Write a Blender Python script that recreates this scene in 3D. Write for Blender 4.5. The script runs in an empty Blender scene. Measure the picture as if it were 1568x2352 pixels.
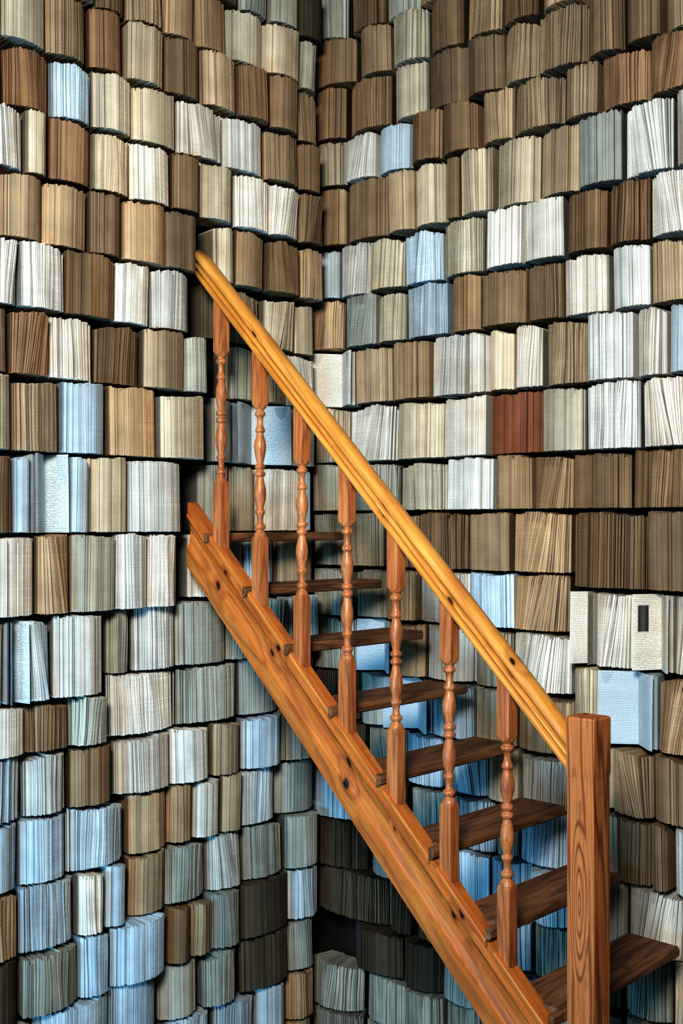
import bpy, math, random
from mathutils import Vector, Matrix
random.seed(7)
scene=bpy.context.scene
try:
    scene.view_settings.view_transform='Standard'
    scene.view_settings.look='High Contrast'
except Exception as e: print(e)
H=1.88            # eye height; all z below are relative to the eye, floor at -H
YAW=math.radians(43.9)
CAM=(2.828,-2.830)
FPX=2598.0
FX,FY=-math.sin(YAW),math.cos(YAW)
RX,RY=math.cos(YAW),math.sin(YAW)

def lin(c):
    return tuple(((v/255)/12.92 if v/255<=0.04045 else ((v/255+0.055)/1.055)**2.4) for v in c)

# ------------------------------------------------------------ node helpers
def newmat(name):
    m=bpy.data.materials.new(name); m.use_nodes=True
    nt=m.node_tree; nt.nodes.clear()
    o=nt.nodes.new('ShaderNodeOutputMaterial'); b=nt.nodes.new('ShaderNodeBsdfPrincipled')
    nt.links.new(b.outputs[0],o.inputs[0])
    return m,nt,b
def N(nt,t,**k):
    n=nt.nodes.new(t)
    for a,v in k.items(): setattr(n,a,v)
    return n
def setin(nt,sock,v):
    if hasattr(v,'is_output') : nt.links.new(v,sock)
    else: sock.default_value=v
def M(nt,op,a,b=None,c=None,clamp=False):
    n=N(nt,'ShaderNodeMath',operation=op); n.use_clamp=clamp
    setin(nt,n.inputs[0],a)
    if b is not None: setin(nt,n.inputs[1],b)
    if c is not None: setin(nt,n.inputs[2],c)
    return n.outputs[0]
def VM(nt,op,a,b):
    n=N(nt,'ShaderNodeVectorMath',operation=op)
    setin(nt,n.inputs[0],a); setin(nt,n.inputs[1],b)
    return n
def noise(nt,vec,scale,detail=2,rough=0.5):
    n=N(nt,'ShaderNodeTexNoise'); nt.links.new(vec,n.inputs['Vector'])
    n.inputs['Scale'].default_value=scale; n.inputs['Detail'].default_value=detail
    n.inputs['Roughness'].default_value=rough
    return n.outputs['Fac']
def mapr(nt,v,a,b,c,d):
    n=N(nt,'ShaderNodeMapRange'); n.clamp=True
    setin(nt,n.inputs[0],v)
    for i,x in enumerate((a,b,c,d)): n.inputs[i+1].default_value=x
    return n.outputs[0]
def mix(nt,f,a,b,blend='MIX'):
    n=N(nt,'ShaderNodeMix',data_type='RGBA',blend_type=blend)
    setin(nt,n.inputs[0],f)
    for s,v in ((n.inputs[6],a),(n.inputs[7],b)):
        if hasattr(v,'is_output'): nt.links.new(v,s)
        else: s.default_value=(*v,1)
    return n.outputs[2]

# ------------------------------------------------------------ page material
def page_material(name,side=False):
    m,nt,b=newmat(name)
    at=N(nt,'ShaderNodeAttribute'); at.attribute_name='bc'
    pc=N(nt,'ShaderNodeAttribute'); pc.attribute_name='pc'
    v1=VM(nt,'MULTIPLY',pc.outputs['Vector'],(2600,.4,2)).outputs[0]
    n1=noise(nt,v1,1.0,1)
    v2=VM(nt,'MULTIPLY',pc.outputs['Vector'],(1000,.25,1)).outputs[0]
    n2=noise(nt,v2,1.0,1)
    v3=VM(nt,'MULTIPLY',pc.outputs['Vector'],(18,12,5)).outputs[0]
    n3=noise(nt,v3,1.0,3)
    v4=VM(nt,'MULTIPLY',pc.outputs['Vector'],(120,.6,1)).outputs[0]
    n4=noise(nt,v4,1.0,2)
    if not side:
        f1=mapr(nt,n1,0.28,0.55,0.76,1.04)
        f2=mapr(nt,n2,0.25,0.34,0.55,1.0)
        f3=mapr(nt,n3,0.3,0.7,0.84,1.08)
        f4=mapr(nt,n4,0.3,0.65,0.80,1.08)
        f=M(nt,'MULTIPLY',M(nt,'MULTIPLY',M(nt,'MULTIPLY',f1,f2),f3),f4)
    else:
        sx=N(nt,'ShaderNodeSeparateXYZ'); nt.links.new(pc.outputs['Vector'],sx.inputs[0])
        ln=M(nt,'SINE',M(nt,'MULTIPLY',sx.outputs[1],1300.0))
        ln=mapr(nt,ln,0.0,0.5,0.0,1.0)
        vt=VM(nt,'MULTIPLY',pc.outputs['Vector'],(0,206,500)).outputs[0]
        wd=mapr(nt,noise(nt,vt,1.0,1),0.40,0.48,0.0,1.0)
        tx=M(nt,'MULTIPLY',ln,wd)
        f=M(nt,'MULTIPLY',mapr(nt,tx,0,1,.95,0.50),mapr(nt,n3,0.3,0.7,0.85,1.05))
    cr=N(nt,'ShaderNodeCombineColor'); 
    nt.links.new(f,cr.inputs[0])
    nt.links.new(M(nt,'POWER',f,1.06),cr.inputs[1]); nt.links.new(M(nt,'POWER',f,1.12),cr.inputs[2])
    col=mix(nt,1.0,at.outputs['Color'],cr.outputs[0],'MULTIPLY')
    nt.links.new(col,b.inputs['Base Color'])
    b.inputs['Roughness'].default_value=0.85
    b.inputs['Specular IOR Level'].default_value=0.2
    return m
MP=page_material('page_edges'); MS=page_material('printed_page',True)

# ------------------------------------------------------------ wood material
def wood(name,base,dark,light,knots=(),freq=55,rough=0.38,spec=0.4,line=0.75,stretch=(1.3,11,11),ovals=()):
    m,nt,b=newmat(name)
    g=N(nt,'ShaderNodeAttribute'); g.attribute_name='gc'
    gv=g.outputs['Vector']
    v=VM(nt,'MULTIPLY',gv,stretch).outputs[0]
    n=noise(nt,v,1.0,2,0.4)
    kmask=None; hmask=None
    def dst(a,c,sx):
        d=VM(nt,'SUBTRACT',gv,(a,c,0)).outputs[0]
        d=VM(nt,'MULTIPLY',d,(sx,1.0,0.0)).outputs[0]
        ln=N(nt,'ShaderNodeVectorMath',operation='LENGTH'); nt.links.new(d,ln.inputs[0])
        return ln.outputs['Value']
    for (a,c,L,W,amp) in ovals:
        n=M(nt,'ADD',n,mapr(nt,dst(a,c,W/L),0.0,W,amp,0.0))
    for (a,c,r) in knots:
        dist=dst(a,c,.62)
        halo=mapr(nt,dist,0.0,r*5,0.16,0.0)
        n=M(nt,'ADD',n,halo)
        k=mapr(nt,dist,r*0.55,r*1.0,1.0,0.0)
        k2=mapr(nt,dist,r*0.9,r*2.4,0.5,0.0)
        kmask=k if kmask is None else M(nt,'MAXIMUM',kmask,k)
        hmask=k2 if hmask is None else M(nt,'MAXIMUM',hmask,k2)
    s=M(nt,'SINE',M(nt,'MULTIPLY',n,float(freq)))
    s=mapr(nt,s,-0.2,1.0,0.0,1.0)
    s=M(nt,'POWER',s,1.8)
    vf=VM(nt,'MULTIPLY',gv,(10,420,420)).outputs[0]
    fine=noise(nt,vf,1.0,3,0.6)
    vb=VM(nt,'MULTIPLY',gv,(3.0,16,16)).outputs[0]
    big=noise(nt,vb,1.0,3)
    vs=VM(nt,'MULTIPLY',gv,(14,45,45)).outputs[0]
    scuff=noise(nt,vs,1.0,4,.65)
    col=mix(nt,mapr(nt,big,0.35,0.65,0,1),base,light)
    col=mix(nt,M(nt,'MULTIPLY',s,line),col,dark)
    col=mix(nt,mapr(nt,fine,0.42,0.72,0.0,0.6),col,dark)
    col=mix(nt,mapr(nt,scuff,0.56,0.78,0.0,0.6),col,dark)
    if kmask is not None:
        col=mix(nt,hmask,col,dark)
        col=mix(nt,M(nt,'MULTIPLY',kmask,0.97),col,lin((26,10,6)))
    nt.links.new(col,b.inputs['Base Color'])
    nt.links.new(mapr(nt,scuff,.35,.7,rough,min(1,rough+.25)),b.inputs['Roughness'])
    b.inputs['Specular IOR Level'].default_value=spec
    bp=N(nt,'ShaderNodeBump'); bp.inputs['Strength'].default_value=0.4; bp.inputs['Distance'].default_value=0.001
    nt.links.new(fine,bp.inputs['Height']); nt.links.new(bp.outputs[0],b.inputs['Normal'])
    return m

def mesh_obj(name,verts,faces,mat,gc=None,smooth=None,parent=None,loc=(0,0,0)):
    me=bpy.data.meshes.new(name); me.from_pydata(verts,[],faces); me.update()
    if gc is not None:
        a=me.attributes.new('gc','FLOAT_VECTOR','POINT')
        a.data.foreach_set('vector',[c for v in gc for c in v])
    me.materials.append(mat)
    if smooth is not None:
        if smooth is True: me.polygons.foreach_set('use_smooth',[True]*len(faces))
        else: me.polygons.foreach_set('use_smooth',smooth)
    o=bpy.data.objects.new(name,me); o.location=loc
    scene.collection.objects.link(o)
    if parent: o.parent=parent
    return o

# ------------------------------------------------------------ room shell
def plaster(name,c):
    m,nt,b=newmat(name)
    tc=N(nt,'ShaderNodeTexCoord')
    n=noise(nt,tc.outputs['Object'],12,4)
    nt.links.new(mix(nt,n,tuple(x*0.8 for x in c),c),b.inputs['Base Color'])
    b.inputs['Roughness'].default_value=0.9
    return m
def box(x0,x1,y0,y1,z0,z1):
    v=[(x,y,z) for x in (x0,x1) for y in (y0,y1) for z in (z0,z1)]
    f=[(0,1,3,2),(4,6,7,5),(0,4,5,1),(2,3,7,6),(0,2,6,4),(1,5,7,3)]
    return v,f
dk=plaster('dark_plaster',lin((36,32,28)))
fl=plaster('floor_boards',lin((92,70,50)))
for nm,b_,mt in (('wall_left',(-0.30,-0.10,-5.0,0.35,-0.1,3.95),dk),('wall_right',(-0.10,5.0,0.15,0.35,-0.1,3.95),dk),('floor',(-0.10,5.0,-5.0,0.15,-0.1,0.0),fl)):
    v,f=box(*b_); o=mesh_obj(nm,v,f,mt); o['kind']='structure'

# ------------------------------------------------------------ books
def wallpos(p,wall,c):
    r=(p-784)/FPX
    dx,dy=FX+RX*r,FY+RY*r
    if wall=='L':
        t=(c-CAM[0])/dx; return CAM[1]+t*dy,t
    t=(-c-CAM[1])/dy; return CAM[0]+t*dx,t
TONE={'W':(246,240,228),'C':(224,210,184),'T':(194,168,136),'B':(156,130,102),'K':(106,94,76),'O':(156,102,74),'N':(178,142,110),'L':(216,230,238),'G':(194,192,178)}  # L: white pages with some of the blue light tinted into the colour
DESC={'W':'white-paged','C':'cream-paged','T':'tan-edged','B':'brown-edged','K':'dark brown','O':'rust-brown','N':'light brown','L':'cool-light-tinted white','G':'grey-paged'}
def mk_fy(w,bulge,skew):
    def fy(x):
        u=2*x/w; return bulge*(u*u*(1+skew*u))+.007*abs(u)**7
    return fy
def book_geo(w,h,tone,rng,bulge,fan=False):
    """fanned paperback, fore-edge at y=0 facing -y, spine at +y"""
    D=rng.uniform(.105,.118); q=rng.uniform(.6,.88)
    lightp=tone in 'WLG'
    loose=fan or rng.random()<(0.6 if lightp else 0.35)
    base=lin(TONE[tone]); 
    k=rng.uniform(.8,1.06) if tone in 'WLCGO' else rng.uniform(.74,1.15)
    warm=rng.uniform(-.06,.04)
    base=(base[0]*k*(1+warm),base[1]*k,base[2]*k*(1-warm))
    camp=.15 if lightp else .24
    V=[];F=[];C=[];MI=[];PC=[]
    s=-w/2; L=7
    lean=rng.uniform(-.012,.012) if loose else rng.uniform(-.003,.003)
    if loose and rng.random()<.2: lean*=2.5
    if fan: lean=rng.choice((-1,1))*rng.uniform(.03,.045)
    wave_a=rng.uniform(.0005,.0030) if loose else rng.uniform(0,.0006); ph=rng.uniform(0,6)
    skew=rng.uniform(-.35,.35); seed=rng.uniform(0,50)
    fy=mk_fy(w,bulge,skew)
    drift=0; cd=0; hd=0
    tip=rng.uniform(-.005,.005)
    sag=rng.uniform(0,.012) if loose else rng.uniform(0,.003)
    slope=rng.uniform(-.006,.006)
    first=True
    while s<w/2-.001:
        cw=rng.uniform(.0012,.0030)
        if rng.random()<.10: cw*=2
        s1=min(s+cw,w/2)
        drift=max(-1,min(1,drift+rng.uniform(-.5,.5)))
        cd=max(-1,min(1,cd+rng.uniform(-.45,.45)))
        hd=max(0,min(1,hd+rng.uniform(-.3,.3)))
        jit=(.009 if loose else .0026)*rng.random()+ .002*drift
        crack=rng.random()<(.18 if loose else .05)
        if rng.random()<.05: jit+=.008
        zt=h-rng.uniform(0,.004)-.008*hd-(.008 if rng.random()<.08 else 0)-sag*abs(2*s/w)**2-abs(slope)+slope*2*s/w; zb=rng.uniform(0,.0026)
        gap=.0003+(rng.uniform(.0008,.0038) if crack else 0)
        if s1-gap<s+.0006: s1=min(s1+gap,w/2)
        i0=len(V)
        lj=lean*(1-abs(2*s/w))+ rng.uniform(-.0005,.0005)
        curl=rng.uniform(0,.007) if (loose and rng.random()<.25) else 0
        for j in range(L):
            tt=j/(L-1); zz=zb+(zt-zb)*tt
            dx=lj*(tt-.5)+wave_a*math.sin(ph+tt*4+s*60)*(1-(2*s/w)**2)
            yy=jit+tip*(tt-.5)+curl*(tt**3)
            V.append((s+dx,max(0,fy(s)+yy),zz)); V.append((s1-gap+dx,max(0,fy(s1)+yy),zz))
            PC.append((s+seed,zz+seed*.3,0)); PC.append((s1-gap+seed,zz+seed*.3,0))
        b0=len(V)
        nb=[(s*q,D,zb),(s1*q,D,zb),(s*q,D,zt),(s1*q,D,zt)]
        V+=nb
        for v,sx in zip(nb,(s,s1,s,s1)): PC.append((sx+seed,v[2]+seed*.3,D))
        tcol=(.97+camp*cd)*rng.uniform(.86,1.08)
        if rng.random()<.06: tcol*=.55
        if first or s1>=w/2: tcol*=rng.choice((.35,.6,1.0))
        col=(base[0]*tcol,base[1]*tcol,base[2]*tcol,1)
        for j in range(L-1):
            a=i0+2*j; F.append((a,a+1,a+3,a+2)); MI.append(0); C.append(col)
        F.append(tuple([i0+2*j for j in range(L-1,-1,-1)][::-1])+(b0+2,b0)); MI.append(1); C.append(col)
        F.append(tuple([i0+2*j+1 for j in range(L)][::-1])+(b0+1,b0+3)); MI.append(1); C.append(col)
        a=i0+2*(L-1)
        F.append((a,a+1,b0+3,b0+2)); MI.append(0); C.append(tuple(c*.8 for c in col[:3])+(1,))
        F.append((i0,b0,b0+1,i0+1)); MI.append(0); C.append(col)
        first=False
        s=s1
    return V,F,C,MI,PC
def open_geo(w,h,tone,rng,pic=False):
    """book lying open towards the room: two printed leaves meeting in a gutter, page blocks either side"""
    base=lin(TONE[tone]); D=.112
    V=[];F=[];C=[];MI=[];PC=[]
    g=rng.uniform(-.1,.25)*w; seed=rng.uniform(0,50); dep=rng.uniform(.055,.075)
    nl=4
    fyo=lambda t,off:dep*(1-t)**1.7+.006*math.sin(t*4.2)+off+.006
    for side in (-1,1):
        xe=side*w/2
        for lay in range(nl):
            n=12; i0=len(V)
            off=lay*.005
            hh=h-.003-lay*.003
            tw=rng.uniform(-.006,.006) if lay else 0
            for i in range(n+1):
                t=i/n; x=g+(xe-g)*(t*(1-.06*lay))
                for zz in (0.0,hh/2,hh):
                    y=max(0,fyo(t,off)+tw*(zz/hh-.5)*t+ (.004*t*(zz/hh)**2 if lay==0 else 0))
                    V.append((x,y,zz)); PC.append((seed,zz+seed*.3,x*(1.0)+seed))
            for i in range(n):
                for r in range(2):
                    a=i0+i*3+r
                    q=(a,a+3,a+4,a+1) if side==1 else (a+3,a,a+1,a+4)
                    F.append(q); MI.append(1); C.append((*[b*(1-.16*lay) for b in base],1))
    if pic:
        for i in range(5):
            i0=len(V)
            for t in (.40+.07*i,.40+.07*(i+1)):
                x=g-(w/2+g)*t
                for zz in (h*.50,h*.84):
                    y=fyo(t,0)-.0015+.004*t*(zz/h)**2
                    V.append((x,y,zz)); PC.append((seed+t,zz,0))
            F.append((i0,i0+2,i0+3,i0+1)[::-1]); MI.append(0); k=(1.5,2.6,4.0,2.8,1.6)[i]; C.append((.03*k,.028*k,.026*k,1))
    s=-w/2
    while s<w/2-.001:
        s1=min(s+rng.uniform(.002,.005),w/2); i0=len(V)
        def yy(x):
            t=(x-g)/((w/2 if x>g else -w/2)-g); t=min(1,max(0,t))
            return dep*(1-t)**1.7+.030
        zt=h-rng.uniform(.004,.010)
        for (x,y) in ((s,yy(s)),(s1-.0004,yy(s1)),(s1*.7,D+.005),(s*.7,D+.005)):
            V.append((x,y,0)); V.append((x,y,zt)); PC.append((x+seed,seed,y)); PC.append((x+seed,zt+seed,y))
        k=rng.uniform(.6,1); c=(*[b*k for b in base],1)
        for q in ((0,2,3,1),(2,4,5,3),(4,6,7,5),(6,0,1,7),(1,3,5,7),(0,6,4,2)):
            F.append(tuple(i0+x for x in q)); MI.append(0); C.append(c)
        s=s1
    return V,F,C,MI,PC

ROWS=[
# wall, zbot, ztop, depth c, "px tone px tone ..."   (lower-case = lying open, /=pages fanned askew, ! = with printed picture)
('L',1.63,1.80,.15,"440 G 500 K 560 G 625 G 690 K 752"),
('L',1.46,1.63,.15,"150 T 220 B 300 T 380 T 450 T 530 C 612 C 690 G 750"),
('L',1.285,1.46,.15,"-40 C 0 C 115 T 215 N 297 C 385 B 470 T 552 B 625 B 690 T 755"),
('L',1.115,1.285,.15,"-50 B 15 N 120 L 215 C 305 C 408 W/ 515 W 615 T 690 B 750"),
('L',.94,1.115,.15,"-40 W 62 C 115 N 215 C 305 W 395 B 465 C 548 W 625 W/ 697 B/ 748"),
('L',.758,.94,.15,"-50 T 0 T 105 T 207 B 285 T 380 B 454"),
('L',.758,.94,.12,"496 C 545 T 618 B/ 690 T 745"),
('L',.577,.758,.15,"-60 C -5 W 48 W 155 B 272 W 358 W 446"),
('L',.577,.758,.09,"464 K 515 T 605 C/ 680 C 745"),
('L',.396,.577,.15,"-60 T 25 N 115 W 222 B 330 T 430 G 480"),
('L',.396,.577,.09,"520 C 590 T 662 W/ 745"),
('L',.192,.396,.15,"-70 C 38 T 148 L 255 T 368 C 476"),
('L',.192,.396,.09,"490 G 535 l 665 W 745"),
('L',-.028,.192,.15,"-50 B 30 L 75 l 160 L 205 C 300 W 427"),
('L',-.028,.192,.06,"452 G 525 C 600 W 690 L 745"),
('L',-.25,-.028,.15,"-60 W 85 T/ 165 C 265 W 345 W 420"),
('L',-.235,-.028,.06,"433 W 500 G 570 L 645 T 745"),
('L',-.483,-.25,.15,"-60 C 15 l 60 L/ 125 W 247"),
('L',-.44,-.235,.10,"252 G 310 W 412 G 530 G 600 G 670 L 745"),
('L',-.625,-.483,.14,"-50 W 65 B 165 G 250"),
('L',-.625,-.44,.10,"254 W 412 G 557 G 655 K 745"),
('L',-.80,-.625,.12,"-60 L 60 W 163 B 264"),
('L',-.80,-.625,.10,"268 W 397 W 493 T 562 L 650 G 745"),
('L',-.985,-.80,.12,"-60 L 48 L 160 L 298"),
('L',-.985,-.80,.09,"302 T 398 T 450 W 510 T 560 L 650 G 745"),
('L',-1.17,-.985,.12,"-60 T 52 L 185 W 250 L 300"),
('L',-1.17,-.985,.09,"304 T 390 G 490 W/ 570 G 660 G 745"),
('L',-1.35,-1.17,.12,"-60 K 60 G 190 L 260 L 388"),
('L',-1.35,-1.17,.09,"392 B 440 T 490 G 555 K 670 L 745"),
('L',-1.53,-1.35,.10,"-60 G 80 L 250 L 375"),
('L',-1.53,-1.35,.08,"380 G 470 G 555 K 670 G 745"),
('L',-1.70,-1.53,.10,"-60 G 120 G 250 G 395"),
('L',-1.70,-1.53,.08,"400 L 500 L 600 L 670 T 745"),
('L',-1.88,-1.70,.10,"-60 G 120 G 250 G 395"),
('L',-1.88,-1.70,.08,"400 L 510 L 600 L 670 T 745"),
('R',1.70,1.87,0,"722 G 800 B 880 G 960 T 1040"),
('R',1.53,1.70,0,"722 B 820 T 895 C 975 B 1060 T 1150 B 1235 T 1330"),
('R',1.347,1.53,0,"722 B 795 B 892 C 973 B 1060 B 1150 T 1235 T 1345 B 1430 B 1520 T 1610"),
('R',1.183,1.347,0,"722 C 795 W/ 860 L 935 B 1010 B 1090 T 1175 T 1292 T 1370 N 1485 N 1600"),
('R',.972,1.183,0,"722 T 797 B 885 T 947 C 1022 B 1055 C 1130 C 1225 T 1325 G 1425 W/ 1545 W 1640"),
('R',.79,.972,0,"722 L 777 W 843 C 920 L 1010 C 1105 W 1195 W 1290 B 1390 N 1490 W 1590"),
('R',.609,.79,0,"722 T 795 G/ 865 C 933 L 1030 B 1105 B 1205 B 1288 W 1390 W 1490 T 1600"),
('R',.41,.609,0,"722 w 815 T 900 T 985 W 1065 W 1120 C 1175 W 1245 T 1345 W 1450 W 1530 L 1620"),
('R',.211,.41,0,"722 C 800 W/ 905 C 1015 W 1120 O 1245 C 1345 W 1470 W/ 1590"),
('R',.041,.211,0,"722 C 800 G 910 C 1015 W 1130 T 1220 T/ 1310 B 1445 B 1600"),
('R',-.15,.041,0,"722 G 790 C 875 T 960 B 1075 T 1170 T/ 1303"),
('R',-.187,.041,.02,"1308 B 1480 B 1640"),
('R',-.325,-.15,0,"722 G 810 G 880 T 955 W 1075 L 1180 T/ 1303"),
('R',-.41,-.187,.02,"1308 w 1355 W/ 1455 w! 1545 W/ 1640"),
('R',-.51,-.325,0,"722 G 820 l 900 T 970 W 1080 C 1170 W/ 1303"),
('R',-.627,-.41,.02,"1308 C 1375 l 1505 T/ 1620"),
('R',-.69,-.51,0,"722 K 820 G 885 l 990 L 1080 C 1180 T 1303"),
('R',-.82,-.627,.02,"1308 C 1400 T/ 1495 B 1620"),
('R',-.86,-.69,0,"722 K 830 G 920 L 1010 L/ 1110 C 1180 W 1303"),
('R',-1.01,-.82,.02,"1308 G 1400 B 1490 B 1532 W 1640"),
('R',-1.03,-.86,0,"722 L 840 K 930 G 1040 L 1130 G/ 1180 L 1303"),
('R',-1.2,-1.01,.02,"1308 G 1430 W/ 1570 W 1640"),
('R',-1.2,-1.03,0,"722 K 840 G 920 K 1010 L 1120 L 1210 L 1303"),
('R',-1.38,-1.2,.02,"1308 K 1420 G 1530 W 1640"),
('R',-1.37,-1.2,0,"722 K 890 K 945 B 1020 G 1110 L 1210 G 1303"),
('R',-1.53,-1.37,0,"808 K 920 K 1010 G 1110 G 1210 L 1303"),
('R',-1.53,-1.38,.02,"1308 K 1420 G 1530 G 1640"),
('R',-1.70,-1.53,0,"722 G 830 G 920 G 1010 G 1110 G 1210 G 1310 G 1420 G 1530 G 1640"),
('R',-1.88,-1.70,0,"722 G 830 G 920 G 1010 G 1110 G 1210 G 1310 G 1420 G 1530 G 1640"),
]
items=[]
rng=random.Random(11)
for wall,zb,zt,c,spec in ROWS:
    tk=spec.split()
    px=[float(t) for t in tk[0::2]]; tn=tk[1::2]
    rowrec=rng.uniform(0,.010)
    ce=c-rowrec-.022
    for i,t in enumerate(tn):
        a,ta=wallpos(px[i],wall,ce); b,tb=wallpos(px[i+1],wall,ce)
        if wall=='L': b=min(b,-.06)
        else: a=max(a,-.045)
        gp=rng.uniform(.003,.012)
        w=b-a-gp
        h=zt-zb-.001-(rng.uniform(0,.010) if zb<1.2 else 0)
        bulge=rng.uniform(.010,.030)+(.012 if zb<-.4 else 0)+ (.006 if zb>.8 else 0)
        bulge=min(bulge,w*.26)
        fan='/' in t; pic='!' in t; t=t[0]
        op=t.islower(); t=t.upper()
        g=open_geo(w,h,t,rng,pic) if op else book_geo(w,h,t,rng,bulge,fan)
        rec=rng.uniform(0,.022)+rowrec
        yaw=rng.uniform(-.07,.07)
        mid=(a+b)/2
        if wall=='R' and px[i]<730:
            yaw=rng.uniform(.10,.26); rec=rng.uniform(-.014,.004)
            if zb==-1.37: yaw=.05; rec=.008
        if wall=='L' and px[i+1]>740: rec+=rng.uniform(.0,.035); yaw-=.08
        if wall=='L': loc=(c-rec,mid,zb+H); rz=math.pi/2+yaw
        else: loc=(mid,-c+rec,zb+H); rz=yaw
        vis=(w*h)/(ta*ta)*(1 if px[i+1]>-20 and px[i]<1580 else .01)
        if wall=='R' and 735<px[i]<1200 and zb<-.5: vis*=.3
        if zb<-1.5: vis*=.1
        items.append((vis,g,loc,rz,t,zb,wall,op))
items.sort(key=lambda q:-q[0])
def make_book_mesh(name,V,F,C,MI,PC):
    me=bpy.data.meshes.new(name); me.from_pydata(V,[],F); me.update()
    a=me.attributes.new('pc','FLOAT_VECTOR','POINT'); a.data.foreach_set('vector',[x for v in PC for x in v])
    a=me.attributes.new('bc','FLOAT_COLOR','CORNER')
    cl=[]
    for f,c in zip(F,C): cl+=list(c)*len(f)
    a.data.foreach_set('color',cl)
    me.materials.append(MP); me.materials.append(MS)
    me.polygons.foreach_set('material_index',MI)
    return me
rest=[[],[],[],[],[]]
for n,(vis,g,loc,rz,t,zb,wall,op) in enumerate(items):
    if n<300:
        me=make_book_mesh('book',*g)
        o=bpy.data.objects.new('book',me); o.location=loc; o.rotation_euler=(0,0,rz)
        scene.collection.objects.link(o)
        o['category']='book'; o['group']='paperbacks stacked fore-edge out over the walls'
        o['label']=('%s paperback lying open, printed pages facing out'%DESC[t]) if op else ('%s old paperback with fanned pages in stacked wall'%DESC[t])
    else:
        Mx=Matrix.Translation(loc)@Matrix.Rotation(rz,4,'Z')
        off=len(rest[0])
        rest[0]+=[tuple(Mx@Vector(v)) for v in g[0]]
        rest[1]+=[tuple(i+off for i in f) for f in g[1]]
        rest[2]+=g[2]; rest[3]+=g[3]; rest[4]+=g[4]
if rest[0]:
    me=make_book_mesh('stacked_books',*rest)
    o=bpy.data.objects.new('stacked_books',me); scene.collection.objects.link(o)
    o['kind']='stuff'; o['category']='books'; o['label']='remaining old paperbacks packed into the stacked walls'
print('BOOKS',len(items))

# ------------------------------------------------------------ staircase
st=bpy.data.objects.new('staircase',None); scene.collection.objects.link(st)
st.location=(1.48,-.64,0)
st['label']='steep orange-stained pine staircase, turned balusters and open treads'; st['category']='staircase'
SP=Vector(st.location)
def part(name,V,F,mat,gc,smooth=None,origin=None):
    if origin is None: origin=SP
    o=mesh_obj(name,[(v[0]-origin[0],v[1]-origin[1],v[2]-origin[2]) for v in V],F,mat,gc,smooth)
    o.parent=st; o.location=Vector(origin)-SP
    return o
def sweep(prof,x0,x1,zfun,nseg,cap=True,zmin=None):
    V=[];F=[];G=[];n=len(prof)
    for i in range(nseg+1):
        x=x0+(x1-x0)*i/nseg
        for (y,v) in prof:
            z=zfun(x,v)
            if zmin is not None: z=max(z,zmin)
            V.append((x,y,z+H)); G.append((x*1.37,(-v if abs(v)<=1.5 else v)*.15,y))
    for i in range(nseg):
        for j in range(n):
            k=(j+1)%n
            F.append((i*n+j,i*n+k,(i+1)*n+k,(i+1)*n+j))
    F.append(tuple(range(n))[::-1]); F.append(tuple(nseg*n+j for j in range(n)))
    return V,F,G
def zs(x,v):
    top=-.045-.925*(x-.2); bot=-.245-.94*(x-.2)
    return top+(bot-top)*v
prof=[(-.620,0),(-.656,0),(-.660,.008),(-.660,.17),(-.664,.18),(-.664,.215),(-.659,.225),(-.656,.25),(-.651,.32),(-.648,.43),(-.650,.54),(-.655,.64),(-.657,.66),(-.662,.67),(-.662,.985),(-.659,1.0),(-.620,1.0)]
V,F,G=sweep(prof,.085,2.2,zs,48,zmin=-H+.001)
def kn(px,py,r):
    rr=(px-784)/FPX; dx,dy=FX+RX*rr,FY+RY*rr; t=(-.66-CAM[1])/dy; x=CAM[0]+t*dx; z=(1200-py)*t/FPX
    top=zs(x,0);bot=zs(x,1); v=(top-z)/(top-bot)
    return (x*1.37,-v*.15,r)
sk=[kn(497,1345,.010),(kn(520,1318,.008)),kn(618,1500,.008),kn(640,1488,.007),kn(795,1752,.010),kn(793,1800,.010),kn(1060,2098,.009),kn(1036,2104,.007),kn(900,1905,.004)]
w_str=wood('stained_pine_string',lin((192,110,50)),lin((122,62,32)),lin((212,136,68)),sk,freq=38,rough=.4,spec=.35,line=.45)
part('stringer',V,F,w_str,G)
w_cap=wood('stained_pine_fillet',lin((206,124,58)),lin((154,80,36)),lin((222,146,74)),(),freq=40,line=.4,rough=.4)
XK=lambda k:.182+.174*k
ZK=lambda k:-.032-.154*k
KMAX=12
for k in range(0,KMAX):
    xa=XK(k)+.018; xb=XK(k+1)-.006
    if xb>2.1: break
    pf=[(-.650,.0),(-.668,.0),(-.670,-.008),(-.668,-.03),(-.650,-.03)]
    V,F,G=sweep(pf,xa,xb,lambda x,v:zs(x,0)+.003+v*.6,4)
    part('string_fillet',V,F,w_cap,G)
w_tr=wood('dark_tread_wood',lin((124,86,60)),lin((64,42,32)),lin((154,110,80)),(),freq=60,rough=.5,spec=.3,line=.6,stretch=(1.6,14,14))
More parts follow.
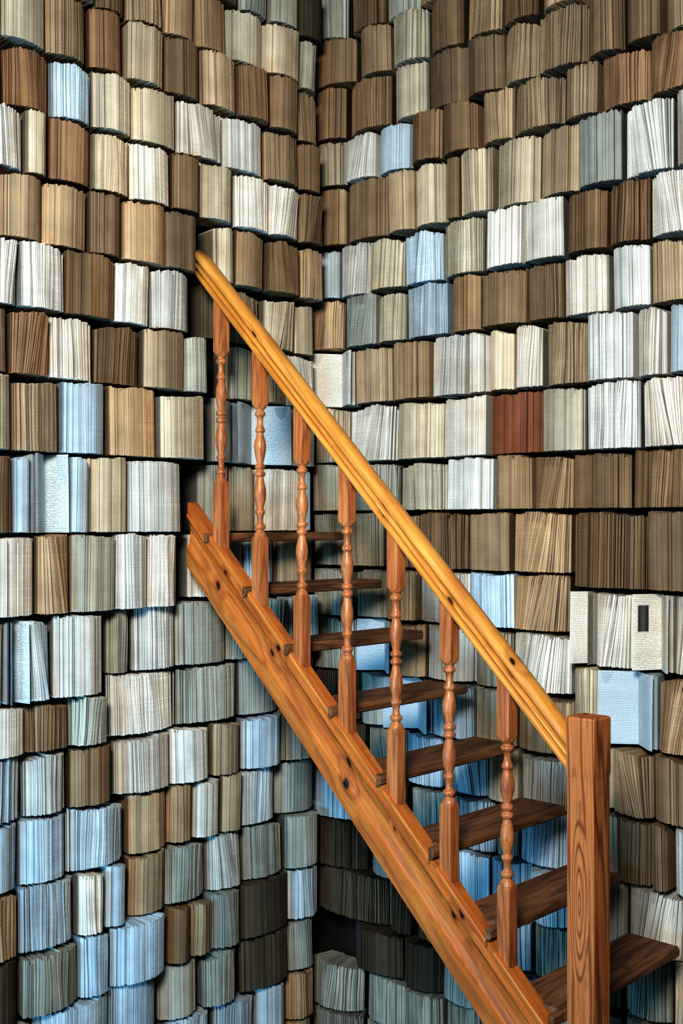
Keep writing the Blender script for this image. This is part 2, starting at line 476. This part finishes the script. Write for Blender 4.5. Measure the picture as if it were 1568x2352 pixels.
for k in range(0,KMAX):
    x1=XK(k)+.014; x0=max(x1-.15,.090); z1=ZK(k); th=.028
    if z1-th<-H: break
    ya,yb=-.625,(-.085 if k<8 else -.24)
    V=[];G=[];F=[]
    def prism(x0,x1,ya,yb,th):
        pr=[(x0,z1-th),(x1-.006,z1-th),(x1-.001,z1-th+.005),(x1,z1-th/2),(x1-.001,z1-.006),(x1-.006,z1),(x0,z1)]
        n=len(pr); o=len(V)
        for y in (ya,yb):
            for (x,z) in pr:
                V.append((x,y,z+H)); G.append((y+k*3.1,x+k*.7,z))
        for j in range(n):
            kk=(j+1)%n; F.append((o+j,o+kk,o+n+kk,o+n+j))
        F.append(tuple(o+j for j in range(n))[::-1]); F.append(tuple(o+j for j in range(n,2*n)))
    prism(x0,x1,ya,yb,th)
    prism(x1-.018,x1-.002,-.671,ya+.001,th)
    part('tread',V,F,w_tr,G,origin=(x1-.1,-.34,z1+H))
# handrail
RB=lambda x:.751-.992*(x-.123)
def zr(x,v): return RB(x)+v*.090
hp=[(-.622,0),(-.658,0),(-.663,.03),(-.665,.06),(-.665,.20),(-.661,.235),(-.649,.25),(-.649,.29),(-.660,.32),(-.665,.36),(-.666,.44),(-.662,.49),(-.649,.51),(-.649,.55),(-.661,.58),(-.667,.64),(-.668,.74),(-.665,.84),(-.658,.92),(-.648,.975),(-.64,.99),
    (-.632,.975),(-.622,.92),(-.615,.84),(-.612,.74),(-.613,.64),(-.619,.58),(-.628,.55),(-.628,.51),(-.618,.49),(-.615,.44),(-.616,.36),(-.620,.32),(-.628,.29),(-.628,.25),(-.619,.235),(-.616,.20),(-.616,.06),(-.618,.03)]
V,F,G=sweep(hp,.130,1.449,zr,30)
def kh(px,py,r):
    rr=(px-784)/FPX; dx,dy=FX+RX*rr,FY+RY*rr; t=(-.665-CAM[1])/dy; x=CAM[0]+t*dx; z=(1200-py)*t/FPX
    return (x*1.37,-((z-RB(x))/.09)*.15,r)
hk=[kh(585,768,.010),kh(576,785,.006),kh(770,978,.010),kh(750,995,.006),kh(882,1165,.010),kh(875,1183,.007),kh(1034,1380,.010),kh(1168,1545,.014),kh(1192,1524,.011),kh(1172,1520,.008)]
w_rail=wood('golden_pine_rail',lin((214,146,64)),lin((162,92,40)),lin((230,170,88)),hk,freq=30,rough=.34,spec=.45,line=.4,stretch=(1.0,9,9))
part('handrail',V,F,w_rail,G,smooth=[True]*(len(F)-2)+[False]*2)
# balusters
w_bal=wood('stained_pine_baluster',lin((186,112,66)),lin((112,60,38)),lin((208,138,86)),(),freq=50,rough=.28,spec=.5,line=.5,stretch=(1.6,22,22))
tprof=[(0,.0170),(.010,.0165),(.018,.0130),(.032,.0092),(.040,.0125),(.052,.0152),(.064,.0152),(.076,.0125),(.082,.0092),(.12,.0080),(.15,.0092),(.172,.0128),(.185,.0142),(.198,.0128),(.204,.0095),(.214,.0098),(.235,.0118),(.27,.0150),(.31,.0168),(.35,.0156),(.40,.0122),(.433,.0094),(.441,.0094),(.448,.0128),(.458,.0150),(.472,.0150),(.482,.0128),(.488,.0094),(.498,.0094),(.504,.0128),(.514,.0150),(.528,.0150),(.538,.0128),(.544,.0094),(.552,.0096),(.59,.0126),(.64,.0160),(.68,.0170),(.72,.0150),(.76,.0116),(.785,.0096),(.793,.0098),(.800,.0130),(.812,.0142),(.825,.0128),(.84,.0096),(.875,.0080),(.90,.0092),(.908,.0125),(.920,.0152),(.934,.0152),(.946,.0125),(.955,.0095),(.966,.0130),(.982,.0165),(1,.0170)]
NS=32
def baluster(k):
    bx=.221+.1735*k; by=-.640; s=.0178
    zbase=zs(bx,0)+.002; ztop=RB(bx)
    tb=zbase+ (.185-.002*k); tt=ztop-(.150-.003*k)
    lv=[]
    lv.append((zbase,s,1,-.925)); lv.append((tb-.008,s,1,0)); lv.append((tb-.001,s*.99,.45,0))
    for (u,r) in reversed(tprof): lv.append((tb+(tt-tb)*(1-u),r*1.04,0,0))
    lv.append((tt+.001,s*.99,.45,0)); lv.append((tt+.008,s,1,0)); lv.append((ztop+.001,s,1,-.992))
    V=[];F=[];G=[];S=[]
    for (z,r,sq,sl) in lv:
        for i in range(NS):
            a=2*math.pi*i/NS
            c,sn=math.cos(a),math.sin(a)
            rs=r/max(abs(c),abs(sn)); rr=min(r*(1-sq)+rs*sq,r*1.36)
            x,y=rr*c,rr*sn
            V.append((bx+x,by+y,z+sl*x+H)); G.append((z+k*2.3,x+k*.37,y+k*.21))
    for l in range(len(lv)-1):
        sm=3<=l<len(lv)-4
        for i in range(NS):
            j=(i+1)%NS
            F.append((l*NS+i,l*NS+j,(l+1)*NS+j,(l+1)*NS+i)); S.append(sm)
    F.append(tuple(range(NS))[::-1]); S.append(False)
    F.append(tuple((len(lv)-1)*NS+i for i in range(NS))); S.append(False)
    part('baluster',V,F,w_bal,G,smooth=S,origin=(bx,by,zbase+H))
for k in range(7): baluster(k)
# newel post
ov=[(-.84,-.012,.20,.024,.42)]
w_new=wood('stained_pine_newel',lin((192,120,72)),lin((116,62,38)),lin((206,138,90)),(),freq=62,rough=.65,spec=.15,line=.85,stretch=(.9,13,13),ovals=ov)
nx,ny=1.481,-.640
lv=[(-H,.0342,.0015),(-.565,.0342,.0015),(-.550,.0358,.0015),(-.434,.0358,.0015),(-.430,.0335,.0025)]
V=[];F=[];G=[]
for (z,s,b) in lv:
    for (x,y) in ((s,-s+b),(s,s-b),(s-b,s),(-s+b,s),(-s,s-b),(-s,-s+b),(-s+b,-s),(s-b,-s)):
        V.append((nx+x,ny+y,z+H)); G.append((z,x+ .3*y,y))
for l in range(len(lv)-1):
    for i in range(8):
        j=(i+1)%8; F.append((l*8+i,l*8+j,(l+1)*8+j,(l+1)*8+i))
F.append(tuple(range(8))[::-1]); F.append(tuple((len(lv)-1)*8+i for i in range(8)))
part('newel_post',V,F,w_new,G,origin=(nx,ny,0))

# ------------------------------------------------------------ lights
def area(name,loc,target,size,power,col,spread=180):
    l=bpy.data.lights.new(name,'AREA'); l.shape='RECTANGLE'; l.size=size[0]; l.size_y=size[1]; l.energy=power; l.color=col
    l.spread=math.radians(spread)
    o=bpy.data.objects.new(name,l); o.location=loc
    d=Vector(target)-Vector(loc); o.rotation_euler=d.to_track_quat('-Z','Y').to_euler()
    scene.collection.objects.link(o); return o
area('window_light',(2.75,-3.45,3.1),(.5,-.5,2.1),(.8,.7),61,(1.0,.97,.91),118)
area('cool_fill',(1.15,-3.9,1.0),(.1,-1.3,1.1),(.8,.7),32,(.20,.62,1.0),120)
w=bpy.data.worlds.new('World'); scene.world=w; w.use_nodes=True
bg=w.node_tree.nodes['Background']; bg.inputs[0].default_value=(.32,.80,1.0,1); bg.inputs[1].default_value=.09

# ------------------------------------------------------------ camera
cd=bpy.data.cameras.new('camera'); co=bpy.data.objects.new('camera',cd); scene.collection.objects.link(co)
co.location=(CAM[0],CAM[1],H); co.rotation_euler=(math.pi/2,0,YAW)
cd.sensor_fit='VERTICAL'; cd.sensor_height=36; cd.lens=FPX/2352*36
cd.shift_y=24/2352
cd.clip_start=.05
scene.camera=co
